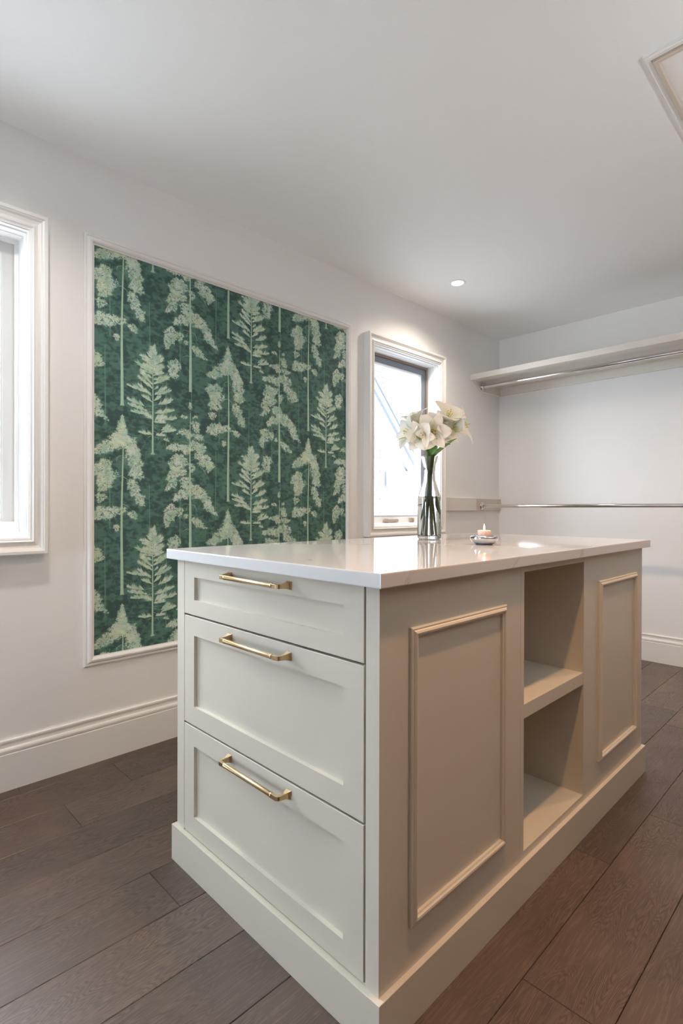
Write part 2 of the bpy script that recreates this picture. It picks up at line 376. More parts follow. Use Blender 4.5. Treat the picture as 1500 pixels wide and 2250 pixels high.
# ------------------------------------------------------------------ wallpaper (a printed half-drop repeat painted into an in-memory image)
def wallpaper_image():
    rng = np.random.default_rng(11)
    S = 2.6; Wm, Hm = 1043.0, 802.0
    W, H = int(Wm*S)//2*2, int(Hm*S)//2*2
    kx = np.fft.fftfreq(W)[None, :]; ky = np.fft.fftfreq(H)[:, None]
    def noise(scale_mm, aniso=1.0, p=2):
        fc = 1/(scale_mm*S); r = np.sqrt(kx**2+(ky*aniso)**2)
        z = np.fft.ifft2(np.fft.fft2(rng.standard_normal((H, W)))*np.exp(-(r/fc)**2)).real
        return (z/z.std()).astype(np.float32)
    disks = []
    for r in (0.0, 0.8, 1.5, 2.3, 3.4, 5, 7):
        q = int(np.ceil(r)); a, b = np.mgrid[-q:q+1, -q:q+1]; k = a*a+b*b <= r*r+.3; disks.append(np.stack([a[k], b[k]], 1))
    def splat(img, P, r, val):
        """P (n,2) mm; r index into disks; val (n,) or scalar"""
        ix = np.round(P[:, 0]*S).astype(np.int64); iy = np.round(P[:, 1]*S).astype(np.int64)
        for dy, dx in disks[r]:
            img[(iy+dy) % H, (ix+dx) % W] = val
    def needles(img, root, ang, ln, r0=2, curve=0.0, k=12, val=None):
        n = len(root); val = np.clip(rng.normal(1, .055, n), .8, 1.15).astype(np.float32) if val is None else np.full(n, val, np.float32)
        for i in range(k):
            t = i/(k-1); a = ang+curve*t
            P = root+np.stack([np.cos(a), np.sin(a)], 1)*(ln*t)[:, None]
            splat(img, P, max(0, int(round(r0*(1-t**1.5)))), val)
    gate = noise(7)
    def clump(img, c, rx, ry, rot=0, dens=1.0, ln=9, droop=-.7, val=None, thr=1.0):
        rx *= .88; ry *= .90; n = int(math.pi*rx*ry/8.5*dens)+8
        rr = np.sqrt(rng.random(n))*(.9+.2*rng.random(n)); th = rng.random(n)*2*np.pi
        # lobed outline
        lob = 1+.20*np.sin(3*th+rng.random()*6)+.13*np.sin(7*th+rng.random()*6)
        x = rr*np.cos(th)*rx*lob; y = rr*np.sin(th)*ry*lob; cr, sr = math.cos(rot), math.sin(rot)
        P = np.stack([c[0]+x*cr-y*sr, c[1]+x*sr+y*cr], 1)
        g = gate[(P[:, 1]*S).astype(int) % H, (P[:, 0]*S).astype(int) % W]
        P = P[g < thr+.45]; n = len(P)
        out = np.arctan2(P[:, 1]-c[1], P[:, 0]-c[0])
        rr = None
        for q in range(3):
            vx = np.cos(out)*1.0+rng.normal(0, .9, n); vy = np.sin(out)*1.0+droop+rng.normal(0, .9, n)
            needles(img, P, np.arctan2(vy, vx), ln*(.5+.85*rng.random(n)), 3, 0, 7, val)
    def line(img, pts, r0, r1, val=1.0):
        pts = np.array(pts, float); P = []; 
        for a, b in zip(pts[:-1], pts[1:]):
            m = max(2, int(np.hypot(*(b-a))*S*1.2)); P.append(a+(b-a)*np.linspace(0, 1, m)[:, None])
        P = np.concatenate(P); n = len(P)
        for rr in range(7):
            t = np.linspace(0, 1, n); idx = np.round(r0+(r1-r0)*t).astype(int); k = idx == rr
            if k.any(): splat(img, P[k], rr, val)
    def trunk(img, x, z0, z1, w0, w1, wob=2, flare=0, val=1.0):
        w0, w1 = w0*.9, w1*.9
        zz = np.arange(z0, z1, .3); t = (zz-z0)/(z1-z0); ph = rng.random()*6
        cx = x+wob*np.sin(t*5+ph)*t; wd = w0+(w1-w0)*t+flare*np.exp(-(zz-z0)/6)
        for q in np.linspace(-1, 1, 41): splat(img, np.stack([cx+wd*q, zz], 1), 0, val*(1-.06*q))
    def twigs(img, x, z, side, ln, n=4, up=.2):
        for i in range(n):
            a = up+rng.normal(0, .35); e = (x+side*ln*math.cos(a)*(.6+.4*rng.random()), z+ln*math.sin(a))
            m = ((x+e[0])/2, (z+e[1])/2+rng.normal(0, 3)+4); line(img, [(x, z), m, e], 1, 0)

    def tree_a(x, z):
        I = light; T = tmask
        trunk(T, x, z, z+700, 7.2, 1.9, 5, 3)
        for s_, a in ((-1, 150), (-1, 165), (1, 140)): line(T, [(x, z+a), (x+s_*9, z+a+14), (x+s_*(13 if s_ > 0 else 17), z+a+(18 if s_ > 0 else 45))], 1, 0)
        clump(I, (x-24, z+285), 12, 14, .4)
        clump(I, (x-88, z+345), 30, 30, .1, ln=10); clump(I, (x-50, z+352), 34, 24, .15, ln=9); clump(I, (x-10, z+358), 28, 16, .1, ln=8)
        clump(I, (x+48, z+338), 24, 15, -.5); line(T, [(x, z+385), (x+22, z+378), (x+45, z+350)], 2, 1); line(T, [(x, z+370), (x+25, z+350), (x+60, z+335)], 2, 1)
        for a, b, c, e in ((42, 470, 20, 24), (58, 440, 22, 26), (76, 408, 20, 24), (88, 388, 12, 14)): clump(I, (x+a, z+b), c, e, -.7)
        line(T, [(x, z+503), (x+20, z+492), (x+27, z+462)], 3, 1)
        clump(I, (x-78, z+528), 44, 42, 0, 1.1, 11); clump(I, (x-76, z+470), 34, 32, 0, 1.1, 11); clump(I, (x-88, z+412), 22, 18, .3); clump(I, (x-40, z+505), 26, 18, .2, .6, thr=.4)
        line(T, [(x, z+505), (x-20, z+500), (x-40, z+480), (x-46, z+455)], 3, 1); line(T, [(x, z+590), (x-16, z+585), (x-40, z+562)], 2, 1); line(T, [(x-22, z+580), (x-24, z+550)], 2, 1); line(T, [(x+2, z+590), (x+14, z+575), (x+28, z+545)], 2, 1)
        for a, b, c, e in ((34, 640, 28, 34), (48, 595, 30, 36), (60, 550, 30, 34), (70, 515, 24, 24), (46, 520, 16, 20)): clump(I, (x+a, z+b), c, e, -.3, 1.0, 10)
        for j in range(5): line(T, [(x+3, z+600-8*j), (x+12, z+590-10*j), (x+24, z+560-10*j)], 1, 0)
        clump(I, (x-86, z+610), 32, 20, .2, 1, 10); clump(I, (x-48, z+630), 42, 24, .2, 1, 10); clump(I, (x-10, z+655), 44, 32, 0)
        for i in range(9):
            t = i/8; clump(I, (x+rng.normal(0, 2), z+655+95*t), 34*(1-t)+5, 13, 0, 1.1, 9, -.5)
        clump(I, (x+52, z+612), 34, 24, -.4)
    def tree_b(x, z):
        I = light; T = tmask
        q = lambda a, b: np.array([x+(a-640)*.396, z+(2150-b)*.41])
        trunk(T, x, z, z+420, 4.8, 1.3, 1, 5)
        for s_ in (-1, 1):
            line(T, [(x+s_*3, z+9), (x+s_*9, z+4), (x+s_*21, z-2)], 3, 0); line(T, [(x+s_*2, z+4), (x+s_*8, z-1)], 2, 0)
        for pts in ([(655, 1850), (700, 1870), (760, 1880)], [(655, 1835), (720, 1835), (770, 1860)], [(650, 1895), (710, 1920), (790, 1935)], [(655, 1960), (760, 1965), (810, 1990)], [(700, 1970), (720, 2010), (700, 2040)], [(620, 1950), (570, 1985), (540, 2040)], [(620, 1900), (570, 1900), (500, 1925)],
                    [(625, 1630), (560, 1640), (500, 1620)], [(650, 1620), (700, 1600), (740, 1580)], [(625, 1690), (560, 1710), (520, 1760)], [(655, 1690), (720, 1700), (800, 1690)]):
            line(T, [q(*p) for p in pts], 2, 0)
        def spray(x0, y0, x1, y1, t):
            A, B = q(x0, y0), q(x1, y1); s_ = 1 if B[0] > A[0] else -1; Ln = float(np.hypot(*(B-A))); t = t*.80
            mid = (A+B)/2+np.array([0, -Ln*.10]); n = int(Ln*t*.12)+20
            u = rng.random(n)**.85
            P = ((1-u)**2)[:, None]*A+(2*u*(1-u))[:, None]*mid+(u**2)[:, None]*B
            env = np.sin(np.pi*np.clip(u**.75, .06, .97))**.7*(1+.45*np.sin(u*17+x0))
            P[:, 1] += rng.random(n)*env*t*.5
            a = np.deg2rad(6+50*rng.random(n)**1.2); a = np.where(rng.random(n) < .93, a, np.deg2rad(-12))
            a = a if s_ > 0 else np.pi-a
            needles(I, P, a, env*t*(.55+.85*rng.random(n)), 3, .35*s_, 26)
            line(I, [A, mid*.5+(A+B)*.25, B], 2, 0)
        for sp in ((612, 1130, 485, 1112, 18), (640, 1175, 520, 1150, 22), (630, 1270, 440, 1188, 26), (640, 1230, 540, 1215, 22), (632, 1330, 500, 1300, 24), (636, 1400, 495, 1268, 26), (634, 1440, 470, 1335, 26), (620, 1498, 355, 1446, 26), (560, 1480, 470, 1420, 22),
                   (632, 1585, 515, 1533, 24), (540, 1640, 350, 1588, 24), (575, 1690, 360, 1640, 26), (570, 1725, 395, 1715, 22), (640, 1770, 545, 1735, 34), (640, 1938, 478, 1925, 20), (560, 1945, 500, 1920, 12), (625, 1520, 560, 1490, 18),
                   (645, 1150, 735, 1075, 26), (655, 1190, 765, 1092, 28), (650, 1240, 772, 1190, 28), (645, 1300, 765, 1255, 24), (648, 1345, 790, 1320, 26), (650, 1390, 842, 1285, 34), (690, 1370, 800, 1300, 30), (660, 1505, 800, 1410, 30), (700, 1500, 857, 1432, 26), (655, 1570, 730, 1520, 26),
                   (705, 1605, 880, 1528, 28), (740, 1600, 850, 1560, 22), (665, 1705, 898, 1645, 26), (770, 1690, 850, 1640, 18), (665, 1770, 800, 1740, 34), (655, 1800, 790, 1795, 26), (780, 1760, 928, 1730, 22), (745, 1900, 912, 1865, 30), (740, 1880, 840, 1830, 24), (672, 1938, 790, 1935, 18), (765, 1975, 832, 1995, 14), (655, 1450, 700, 1420, 16)):
            spray(*sp)
        for i in range(26):
            yy = 1000+i*11; w_ = 12+i*3.6
            spray(640, yy+12, 640+(-1)**i*w_*(.9+.6*rng.random()), yy-14-16*rng.random(), 15)
        n = 260; yy = 985+290*rng.random(n); root = np.stack([x+rng.normal(0, 1, n)*(yy-960)*.045, z+(2150-yy)*.41], 1)
        needles(I, root, np.pi/2+rng.normal(0, .6, n), 9*(.5+rng.random(n)), 2)
    def tree_c(x, z):
        I = light; T = tmask; top = z+744
        f = lambda a, b: (x+a*.372, top-b*.372)
        trunk(T, x, z-2, z+705, 8.2, 1.2, 3, 0)
        for a, b, c, e, r in ((-5, 30, 20, 45, 0), (70, 160, 36, 16, .3), (-90, 172, 52, 20, -.1), (70, 250, 60, 40, -.3), (80, 310, 55, 40, -.3), (-80, 360, 95, 36, .1), (110, 400, 90, 36, -.2),
                              (-20, 400, 50, 40, 0), (-250, 560, 70, 30, .2), (-170, 555, 110, 48, .1), (-60, 570, 80, 60, 0), (60, 520, 90, 70, 0), (150, 540, 80, 62, 0), (130, 640, 70, 60, -.4), (220, 710, 100, 80, 0), (270, 760, 70, 70, 0),
                              (-190, 690, 70, 45, 0), (-130, 720, 110, 70, 0), (-200, 790, 90, 80, 0), (-190, 860, 100, 70, 0), (-260, 930, 60, 60, .5), (-230, 1000, 60, 55, .5), (-300, 1060, 40, 25, .8), (-90, 850, 40, 40, 0), (20, 800, 40, 60, 0),
                              (-60, 960, 90, 40, .2), (-30, 1020, 90, 50, 0), (0, 1080, 60, 60, 0), (100, 1060, 60, 50, -.5), (160, 1120, 95, 60, -.5), (220, 1190, 90, 62, -.6), (250, 1270, 60, 70, -.6), (300, 1320, 50, 45, -.6), (350, 1370, 50, 18, -.5), (80, 1140, 60, 50, 0),
                              (-130, 1130, 80, 50, .4), (-180, 1180, 55, 35, .5), (-60, 1140, 60, 50, .1), (-260, 1310, 80, 55, .2), (-150, 1350, 55, 60, 0), (-260, 1390, 90, 60, .4), (-310, 1460, 45, 70, 0), (-60, 1400, 25, 25, 0),
                              (70, 1460, 60, 40, -.4), (130, 1500, 70, 45, -.5), (190, 1540, 50, 18, -.4), (-220, 1690, 70, 50, 0), (-230, 1760, 75, 70, 0), (-160, 1710, 40, 40, 0), (-220, 1840, 60, 30, 0)):
            clump(I, f(a, b), c*.372, e*.372, r, 1.0, 9, -.5, thr=.9)
        for pts in ([(0, 500), (-60, 420), (-120, 410)], [(0, 500), (-90, 480), (-230, 500)], [(0, 710), (50, 690), (90, 670)], [(0, 755), (60, 750), (130, 740)], [(140, 780), (190, 820), (310, 840)], [(190, 820), (230, 890), (270, 930)],
                    [(0, 1255), (-80, 1250), (-170, 1290)], [(0, 1255), (60, 1270), (120, 1320)], [(60, 1270), (90, 1340), (180, 1370)], [(0, 1570), (-50, 1560), (-120, 1600), (-180, 1660)], [(0, 1385), (40, 1390), (90, 1420)], [(-40, 1280), (-60, 1340), (-110, 1330)]):
            line(T, [f(*p) for p in pts], 2, 1)

    # back layers
    back = np.zeros((H, W), np.float32); darkm = np.zeros((H, W), np.float32)
    light = back
    for k in range(70):
        clump(back, (rng.random()*Wm, rng.random()*Hm), 25+35*rng.random(), 20+25*rng.random(), rng.normal(0, .6), .22, 13, -.5, val=1.0, thr=.3)
    for k in range(46):
        clump(darkm, (rng.random()*Wm, rng.random()*Hm), 12+22*rng.random(), 20+46*rng.random(), rng.normal(0, .25), .3, 11, -.4, val=1.0, thr=.3)
    bt = np.zeros((H, W), np.float32)
    for dx, dz in ((0, 0), (521.5, -401)):
        for a, b, c, wd in ((208-127, 520, 300, 3.6), (62, 150, 330, 3.5), (253, 360, 350, 3.2), (330, 60, 330, 2.6), (398, 440, 300, 3.0), (455, 260, 360, 2.4)):
            trunk(bt, a+dx, b+dz, b+c+dz, wd, wd*.6, 2)
    light = np.zeros((H, W), np.float32); tmask = np.zeros((H, W), np.float32)
    X0, Z0 = 800.0, 440.0
    for k, (dx, dz) in enumerate(((0, 0), (521.5, -401))):
        tree_c(1244*1.0-X0+dx+5, 1588-Z0+dz); tree_a(927-X0+dx+5, 1479.5-Z0+dz); tree_b(1062-X0+dx+5, 1282-Z0+dz)
    L = lambda c: np.array([((x/255+.055)/1.055)**2.4 for x in c], np.float32)
    n_big = noise(45); n_mid = noise(16); n_f = noise(1.2); n_v = noise(1.0, .12); 
    col = L((46, 71, 68))[None, None]*np.ones((H, W, 1), np.float32)
    def over(m, c, a=1.0): 
        nonlocal col
        col = col*(1-(m*a)[..., None])+np.array(c, np.float32)*(m*a)[..., None]
    over((1/(1+np.exp(-(noise(26, .6)+n_big*.9)*2.2))).astype(np.float32), L((70, 104, 94)), .85)
    over(np.clip(back, 0, 1), L((76, 112, 98)), .55)
    over(np.clip(darkm, 0, 1), L((42, 62, 62)), .70)
    over(np.clip(bt, 0, 1), L((88, 130, 112)), .60)
    tone = np.clip(1+.05*n_mid+.04*noise(4), .8, 1.2)
    wy = (1/(1+np.exp(-(noise(60)-.2)*3)))[..., None].astype(np.float32); wm = (1/(1+np.exp(-(noise(35)+.1)*3)))[..., None].astype(np.float32)
    leaf = L((140, 168, 152))*(1-wm)+L((166, 180, 168))*wm; leaf = leaf*(1-.32*wy)+L((165, 176, 138))*.32*wy
    bark = L((148, 174, 154)); mk = (tmask > 0).astype(np.float32)[..., None]
    col = col*(1-mk*.92)+bark*(np.where(tmask > 0, tmask, 1)*(1+.05*n_v))[..., None]*mk*.92
    mk = (light > 0).astype(np.float32)[..., None]; col = col*(1-mk)+leaf*(tone*np.where(light > 0, light, 1))[..., None]*mk
    col *= (1+.045*n_f+.05*n_v+.03*noise(1.0, 1/.12))[..., None]
    col = col.reshape(H//2, 2, W//2, 2, 3).mean((1, 3))/.66
    out = np.ones((H//2, W//2, 4), np.float32); c = np.clip(col, 0, 1)
    out[..., :3] = np.where(c < .0031308, c*12.92, 1.055*c**(1/2.4)-.055)
    im = bpy.data.images.new('forest_print', W//2, H//2); im.pixels.foreach_set(out.ravel()); im.update(); im.pack()
    return im

K = 1.0058
wx = lambda x: x*K
wz = lambda z: H_CAM+(z-H_CAM)*K
def forest_mat():
    m, nt, b = new_mat('forest_wallpaper')
    im = nt.nodes.new('ShaderNodeTexImage'); im.image = wallpaper_image(); im.interpolation = 'Cubic'; im.extension = 'REPEAT'
    uv = nt.nodes.new('ShaderNodeUVMap'); nt.links.new(uv.outputs[0], im.inputs[0]); nt.links.new(im.outputs[0], b.inputs['Base Color'])
    b.inputs['Roughness'].default_value = .75
    return m
wp = thing('wallpaper_panel', 'green forest wallpaper panel in white picture-frame moulding between the windows', 'wallpaper', (wx(1.535), YW, wz(.40)))
fx0, fx1, fz0, fz1 = wx(.772), wx(2.306), wz(.402), wz(2.158)
me = bpy.data.meshes.new('wallpaper')
ax0, ax1, az0, az1 = fx0+.03, fx1-.02, fz0+.03, fz1-.02
yv = YW-.0012
me.from_pydata([(ax0, yv, az0), (ax1, yv, az0), (ax1, yv, az1), (ax0, yv, az1), (ax0, YW, az0), (ax1, YW, az0), (ax1, YW, az1), (ax0, YW, az1)], [], [(0, 1, 2, 3), (0, 4, 5, 1), (1, 5, 6, 2), (2, 6, 7, 3), (3, 7, 4, 0)])
uvl = me.uv_layers.new(name='UVMap')
for li, l in enumerate(me.loops):
    v = me.vertices[l.vertex_index].co; uvl.data[li].uv = ((v.x/K-.795)/1.043, ((v.z-H_CAM)/K+H_CAM-.440)/.802)
me.materials.append(forest_mat())
o = bpy.data.objects.new('wallpaper', me); C.objects.link(o); o.parent = wp; o.matrix_parent_inverse = Matrix.Translation(-wp.location)
mb = MB()
mb.ring([(0, 0), (0, .007), (.004, .010), (.009, .010), (.011, .008), (.014, .011), (.019, .016), (.026, .0175), (.031, .015), (.034, .010), (.036, .006), (.0395, .006), (.0395, 0)], (0, YW, 0), (1, 0, 0), (0, 0, 1), (0, -1, 0), fx0, fx1, fz0, fz1)
mb.build('frame_moulding', M_TRIM, wp)

# ------------------------------------------------------------------ island
X0, X1, Y0, Y1 = .770, 2.351, .676, 1.475
ZC, TH, ZP = .925, .029, .104
isl = thing('kitchen_island', 'cream island cabinet with three drawers, open niche and panelled side', 'cabinet', (1.56, 1.075, 0))
isl.name = 'island_cabinet'; BASE['island_cabinet'] = BASE['kitchen_island']
mb = MB(); mb.box(X0-.012, X1+.012, Y0-.012, Y1+.012, 0, ZP); mb.build('plinth', M_CAB, isl, bevel=.0012)
zt = ZC-TH-.0005
# face frame at the drawer end
mb = MB(); mb.box(X0, X0+.02, Y1-.041, Y1, ZP, zt); mb.build('left_stile', M_CAB, isl, bevel=.0006)
mb = MB(); mb.box(X0, X0+.02, Y0, Y0+.035, ZP, zt); mb.build('right_stile', M_CAB, isl)
mb = MB(); mb.box(X0+.004, X0+.022, Y0+.035, Y1-.041, ZP, ZP+.004); mb.build('bottom_rail', M_CAB, isl)
mb = MB()
mb.box(X0+.0205, X0+.03, Y0+.020, Y1-.0205, ZP, zt)
mb.build('drawer_backing', M_DARKGAP, isl)
# side panels, niche, far side, end
XS = 1.3375; XN0, XN1 = 1.357, 1.764; XE = 1.784
mb = MB(); mb.box(X0+.02, XS-.0008, Y0, Y0+.019, ZP, zt); mb.build('side_panel', M_CAB, isl)
mb = MB(); mb.box(XE-.02, X1, Y0, Y0+.019, ZP, zt); mb.build('side_panel', M_CAB, isl, bevel=.0005)
mb = MB(); mb.box(X0+.021, X1, Y1-.02, Y1, ZP, zt); mb.build('back_panel', M_CAB, isl, bevel=.0005)
mb = MB(); mb.box(X1-.02, X1, Y0+.0195, Y1-.0205, ZP, zt); mb.build('end_panel', M_CAB, isl)
yb_ = Y0+.40
mb = MB(); mb.box(XS+.0004, XN0, Y0, yb_, ZP, zt); mb.build('niche_side', M_CAB, isl, bevel=.0005)
mb = MB(); mb.box(XN1, XE-.0205, Y0+.0003, yb_, ZP, zt); mb.build('niche_side', M_CAB, isl)
mb = MB(); mb.box(XN0, XN1, Y0+.0003, yb_, .8765, zt); mb.build('niche_top', M_CAB, isl)
mb = MB(); mb.box(XN0, XN1, Y0+.0003, yb_, ZP, .125); mb.build('niche_floor', M_CAB, isl)
mb = MB(); mb.box(XN0, XN1, Y0+.001, yb_, .481, .5195); mb.build('shelf', M_CAB, isl, bevel=.0008)
mb = MB(); mb.box(XN0, XN1, yb_-.012, yb_, .125, .8765); mb.build('niche_back', M_CAB, isl)
for a0, a1 in ((.861, 1.252), (1.883, 2.271)):
    mb = MB(); mb.ring([(0, 0), (0, .006), (.003, .008), (.006, .0075), (.008, .010), (.012, .0125), (.016, .0115), (.018, .008), (.021, .006), (.021, 0)], (0, Y0, 0), (1, 0, 0), (0, 0, 1), (0, -1, 0), a0, a1, .192, .8035)
    mb.build('panel_moulding', M_CAB, isl)
mb = MB(); mb.lathe([(0, -.001), (.002, -.001), (.002, .001), (0, .001)], (0, 0, 0), 10)
# drawers
def drawer(z0, z1, pz0, pz1):
    ya, yb, xb = Y0+.0405, Y1-.0425, X0+.019; pa, pb = .7735, 1.3775
    mb = MB(); d = .010; bv = .0015
    mb.ring([(0, -.019), (0, -bv*.5), (bv*.5, 0)], (X0, 0, 0), (0, 1, 0), (0, 0, 1), (-1, 0, 0), ya, yb, z0, z1)
    # face between outer edge and panel opening, then recess
    o = [(ya+bv*.5, z0+bv*.5), (yb-bv*.5, z0+bv*.5), (yb-bv*.5, z1-bv*.5), (ya+bv*.5, z1-bv*.5)]
    i = [(pa, pz0), (pb, pz0), (pb, pz1), (pa, pz1)]
    for j in range(4):
        k = (j+1) % 4
        mb.quad((X0, *o[j]), (X0, *o[k]), (X0, *i[k]), (X0, *i[j]))
        q = lambda p, dd, ins: (X0+dd, p[0]+(ins if p[0] == pa else -ins), p[1]+(ins if p[1] == pz0 else -ins))
        mb.quad((X0, *i[j]), (X0, *i[k]), q(i[k], d, .001), q(i[j], d, .001))
    c = [q(p, d, .001) for p in i]; mb.quad(*c)
    mb.quad((xb, ya, z0), (xb, yb, z0), (xb, yb, z1), (xb, ya, z1))
    return mb.build('drawer_front', M_CAB, isl, recalc=True)
def handle(par, zc):
    ya, yb = .9485, 1.1915; xo = X0-.032
    mb = MB()
    def loft(secs):
        nonlocal mb
        n = len(mb.v)
        for c, U_, V_, a, b in secs:
            c, U_, V_ = Vector(c), Vector(U_), Vector(V_)
            for s1, s2 in ((-1, -1), (1, -1), (1, 1), (-1, 1)): mb.v.append(tuple(c+U_*a*s1+V_*b*s2))
        for i in range(len(secs)-1):
            for j in range(4):
                j2 = (j+1) % 4; mb.f.append((n+4*i+j, n+4*i+j2, n+4*i+4+j2, n+4*i+4+j)); mb.mi.append(0)
        mb.f.append((n+3, n+2, n+1, n)); e = n+4*(len(secs)-1); mb.f.append((e, e+1, e+2, e+3)); mb.mi += [0, 0]
    Z = (0, 0, 1)
    for yc, s in ((ya, 1), (yb, -1)):
        Yv = (0, 1, 0)
        secs = [((X0, yc, zc), Yv, Z, .0088, .0098), ((X0-.002, yc, zc), Yv, Z, .0086, .0096), ((X0-.007, yc, zc), Yv, Z, .0062, .0080), ((X0-.013, yc, zc), Yv, Z, .0047, .0064), ((X0-.020, yc, zc), Yv, Z, .0042, .0056),
                ((X0-.026, yc+s*.0005, zc), Yv, Z, .0041, .0052)]
        for a in (20, 45, 70, 90):
            r = math.radians(a); cx_, cy_ = math.sin(r)*.0065, (1-math.cos(r))*.0065
            secs.append(((X0-.026-cx_, yc+s*(.0005+cy_), zc), (math.sin(r)*1.0, math.cos(r)*s*1.0, 0) if s > 0 else (-math.sin(r), math.cos(r), 0), Z, .0042, .0051))
        secs.append(((xo, yc+s*.024, zc), (1, 0, 0) if s > 0 else (-1, 0, 0), Z, .0044, .0051))
        loft(secs)
        mb.build('handle_post', M_BRASS, par, bevel=.0007); mb = MB()
    mb = MB(); A, B = ya+.023, yb-.023
    mb.tube([(xo, A-.001, zc), (xo, A, zc), (xo, A+.003, zc), (xo, A+.0035, zc), (xo, B-.0035, zc), (xo, B-.003, zc), (xo, B, zc), (xo, B+.001, zc)], [.0058, .0064, .0064, .0060, .0060, .0064, .0064, .0058], 24)
    mb.build('handle_bar', M_BRASS, par, auto=40)
for z0, z1, p0, p1, hz in ((.7405, .8935, .7835, .8485, .8705), (.4255, .7350, .4785, .6820, .7095), (.1100, .4200, .1625, .3655, .3950)):
    handle(drawer(z0, z1, p0, p1), hz)

mb = MB(); mb.box(X0-.024, X1+.023, Y0-.024, Y1+.024, ZC-TH, ZC)
tag(mb.build('countertop', M_QUARTZ, bevel=.0025), 'glossy white quartz countertop with faint grey veins on the cream island', 'countertop')

# ------------------------------------------------------------------ closet shelf and rods
sh = thing('closet_shelf', 'long cream wall shelf above the upper chrome rod', 'shelf', (XD, .44, 2.02))
mb = MB(); mb.box(3.66, XD, YR, YW, 2.057, 2.098); mb.build('shelf_board', M_SHELF, sh, bevel=.001)
mb = MB(); mb.box(XD-.019, XD, YR, YW, 1.994, 2.0568); mb.build('back_cleat', M_SHELF, sh)
mb = MB(); mb.sweep([(3.705, 2.0568), (3.795, 1.988), (XD-.0195, 1.988), (XD-.0195, 2.0568)], (0, YW, 0), (0, -1, 0), (1, 0, 0), (0, 0, 1), .019); mb.build('end_bracket', M_SHELF, sh)
def rod(label, x, z, y_end, rr=.0135):
    t = thing('hanging_rod', label, 'rod', (x, y_end, z), 'chrome closet rods')
    mb = MB(); mb.tube([(x, y_end-.004, z), (x, YR+.001, z)], rr, 28); mb.build('rod_tube', M_CHROME, t, auto=40)
    mb = MB(); prof = [(y_end, .001), (y_end, .030), (y_end-.003, .031), (y_end-.006, .028), (y_end-.006, .021), (y_end-.014, .019), (y_end-.017, .0185), (y_end-.017, .0140)]
    n = 28; k = len(prof)
    for yy, r_ in prof:
        for j in range(n):
            a = 2*math.pi*j/n; mb.v.append((x+r_*math.cos(a), yy, z+r_*math.sin(a)))
    for i in range(k-1):
        for j in range(n): mb.f.append((i*n+j, i*n+(j+1) % n, (i+1)*n+(j+1) % n, (i+1)*n+j)); mb.mi.append(0)
    mb.build('rod_flange', M_CHROME, t, auto=30)
rod('upper chrome hanging rod directly beneath the long wall shelf', 3.81, 2.022, YW-.019)
rod('lower chrome hanging rod at counter height on the beige wall board', 3.81, 1.071, YW-.018)
mb = MB(); mb.box(3.340, 3.722, YW-.022, YW, 1.034, 1.131); tag(mb.build('mounting_board', M_SHELF, bevel=.001), 'pale mounting board on wall right of the small window', 'board')
mb = MB(); mb.box(3.7225, XD, YW-.018, YW, 1.035, 1.128); tag(mb.build('mounting_board', M_TAN, bevel=.001), 'beige board in room corner holding the lower rod end', 'board')

# ------------------------------------------------------------------ ceiling: hatch, downlights
ht = thing('ceiling_hatch', 'ceiling hatch panel in stepped white frame at upper right', 'hatch', (2.20, .19, HC))
hr = ((0, 0, HC), (1, 0, 0), (0, 1, 0), (0, 0, -1))
mb = MB(); mb.ring([(.0, 0), (.0, .006), (.0025, .006), (.0025, .010), (.006, .013), (.018, .013), (.018, 0)], *hr, 1.853, 2.553, -.163, .537); mb.build('hatch_frame', M_TRIM, ht)
mb = MB(); mb.ring([(.018, 0), (.018, .004), (.021, .004), (.021, 0)], *hr, 1.853, 2.553, -.163, .537); mb.build('joint', M_BROWNSTRIP, ht)  # brown strip puts the gap's shade into the groove
mb = MB(); mb.ring([(.021, 0), (.021, .020), (.024, .022), (.034, .022), (.036, .020), (.036, 0)], *hr, 1.853, 2.553, -.163, .537); mb.build('hatch_warm_step', M_TAN, ht)  # tan colour carries the warm light on the frame's inner step
mb = MB(); mb.box(1.889, 2.517, -.127, .501, HC-.004, HC); mb.build('hatch_panel', M_CEIL, ht)
def downlight(i, x, y):
    lab = ['round recessed downlight glowing warm above the small window', 'recessed downlight above the large left window, outside the picture', 'recessed downlight near the far end of the island, outside the picture', 'recessed downlight above the near end of the island, outside the picture'][i]
    t = thing('downlight', lab, 'lamp', (x, y, HC))
    mb = MB(); mb.lathe([(.050, 0), (.050, -.003), (.046, -.005), (.038, -.0045), (.036, -.002), (.036, 0)], (x, y, HC), 40); mb.build('trim_ring', M_TRIM, t, auto=40)
    mb = MB(); mb.lathe([(.036, -.0012), (.034, -.0035), (.0, -.0050)], (x, y, HC), 32); mb.build('lens', M_LENS, t, smooth=True)
    d = bpy.data.lights.new('downlight_beam', 'SPOT'); d.energy = LAMP_W*LAMP_MUL[i]; d.color = LAMP_COLS[i]; d.spot_size = math.radians(150); d.spot_blend = .9; d.shadow_soft_size = .035
    o = bpy.data.objects.new('downlight_beam', d); C.objects.link(o); o.location = (x, y, HC-.012); 
LAMP_MUL = [1.05, 1.2, 1.45, 1.85]
for i, (x, y) in enumerate(LAMPS): downlight(i, x, y)

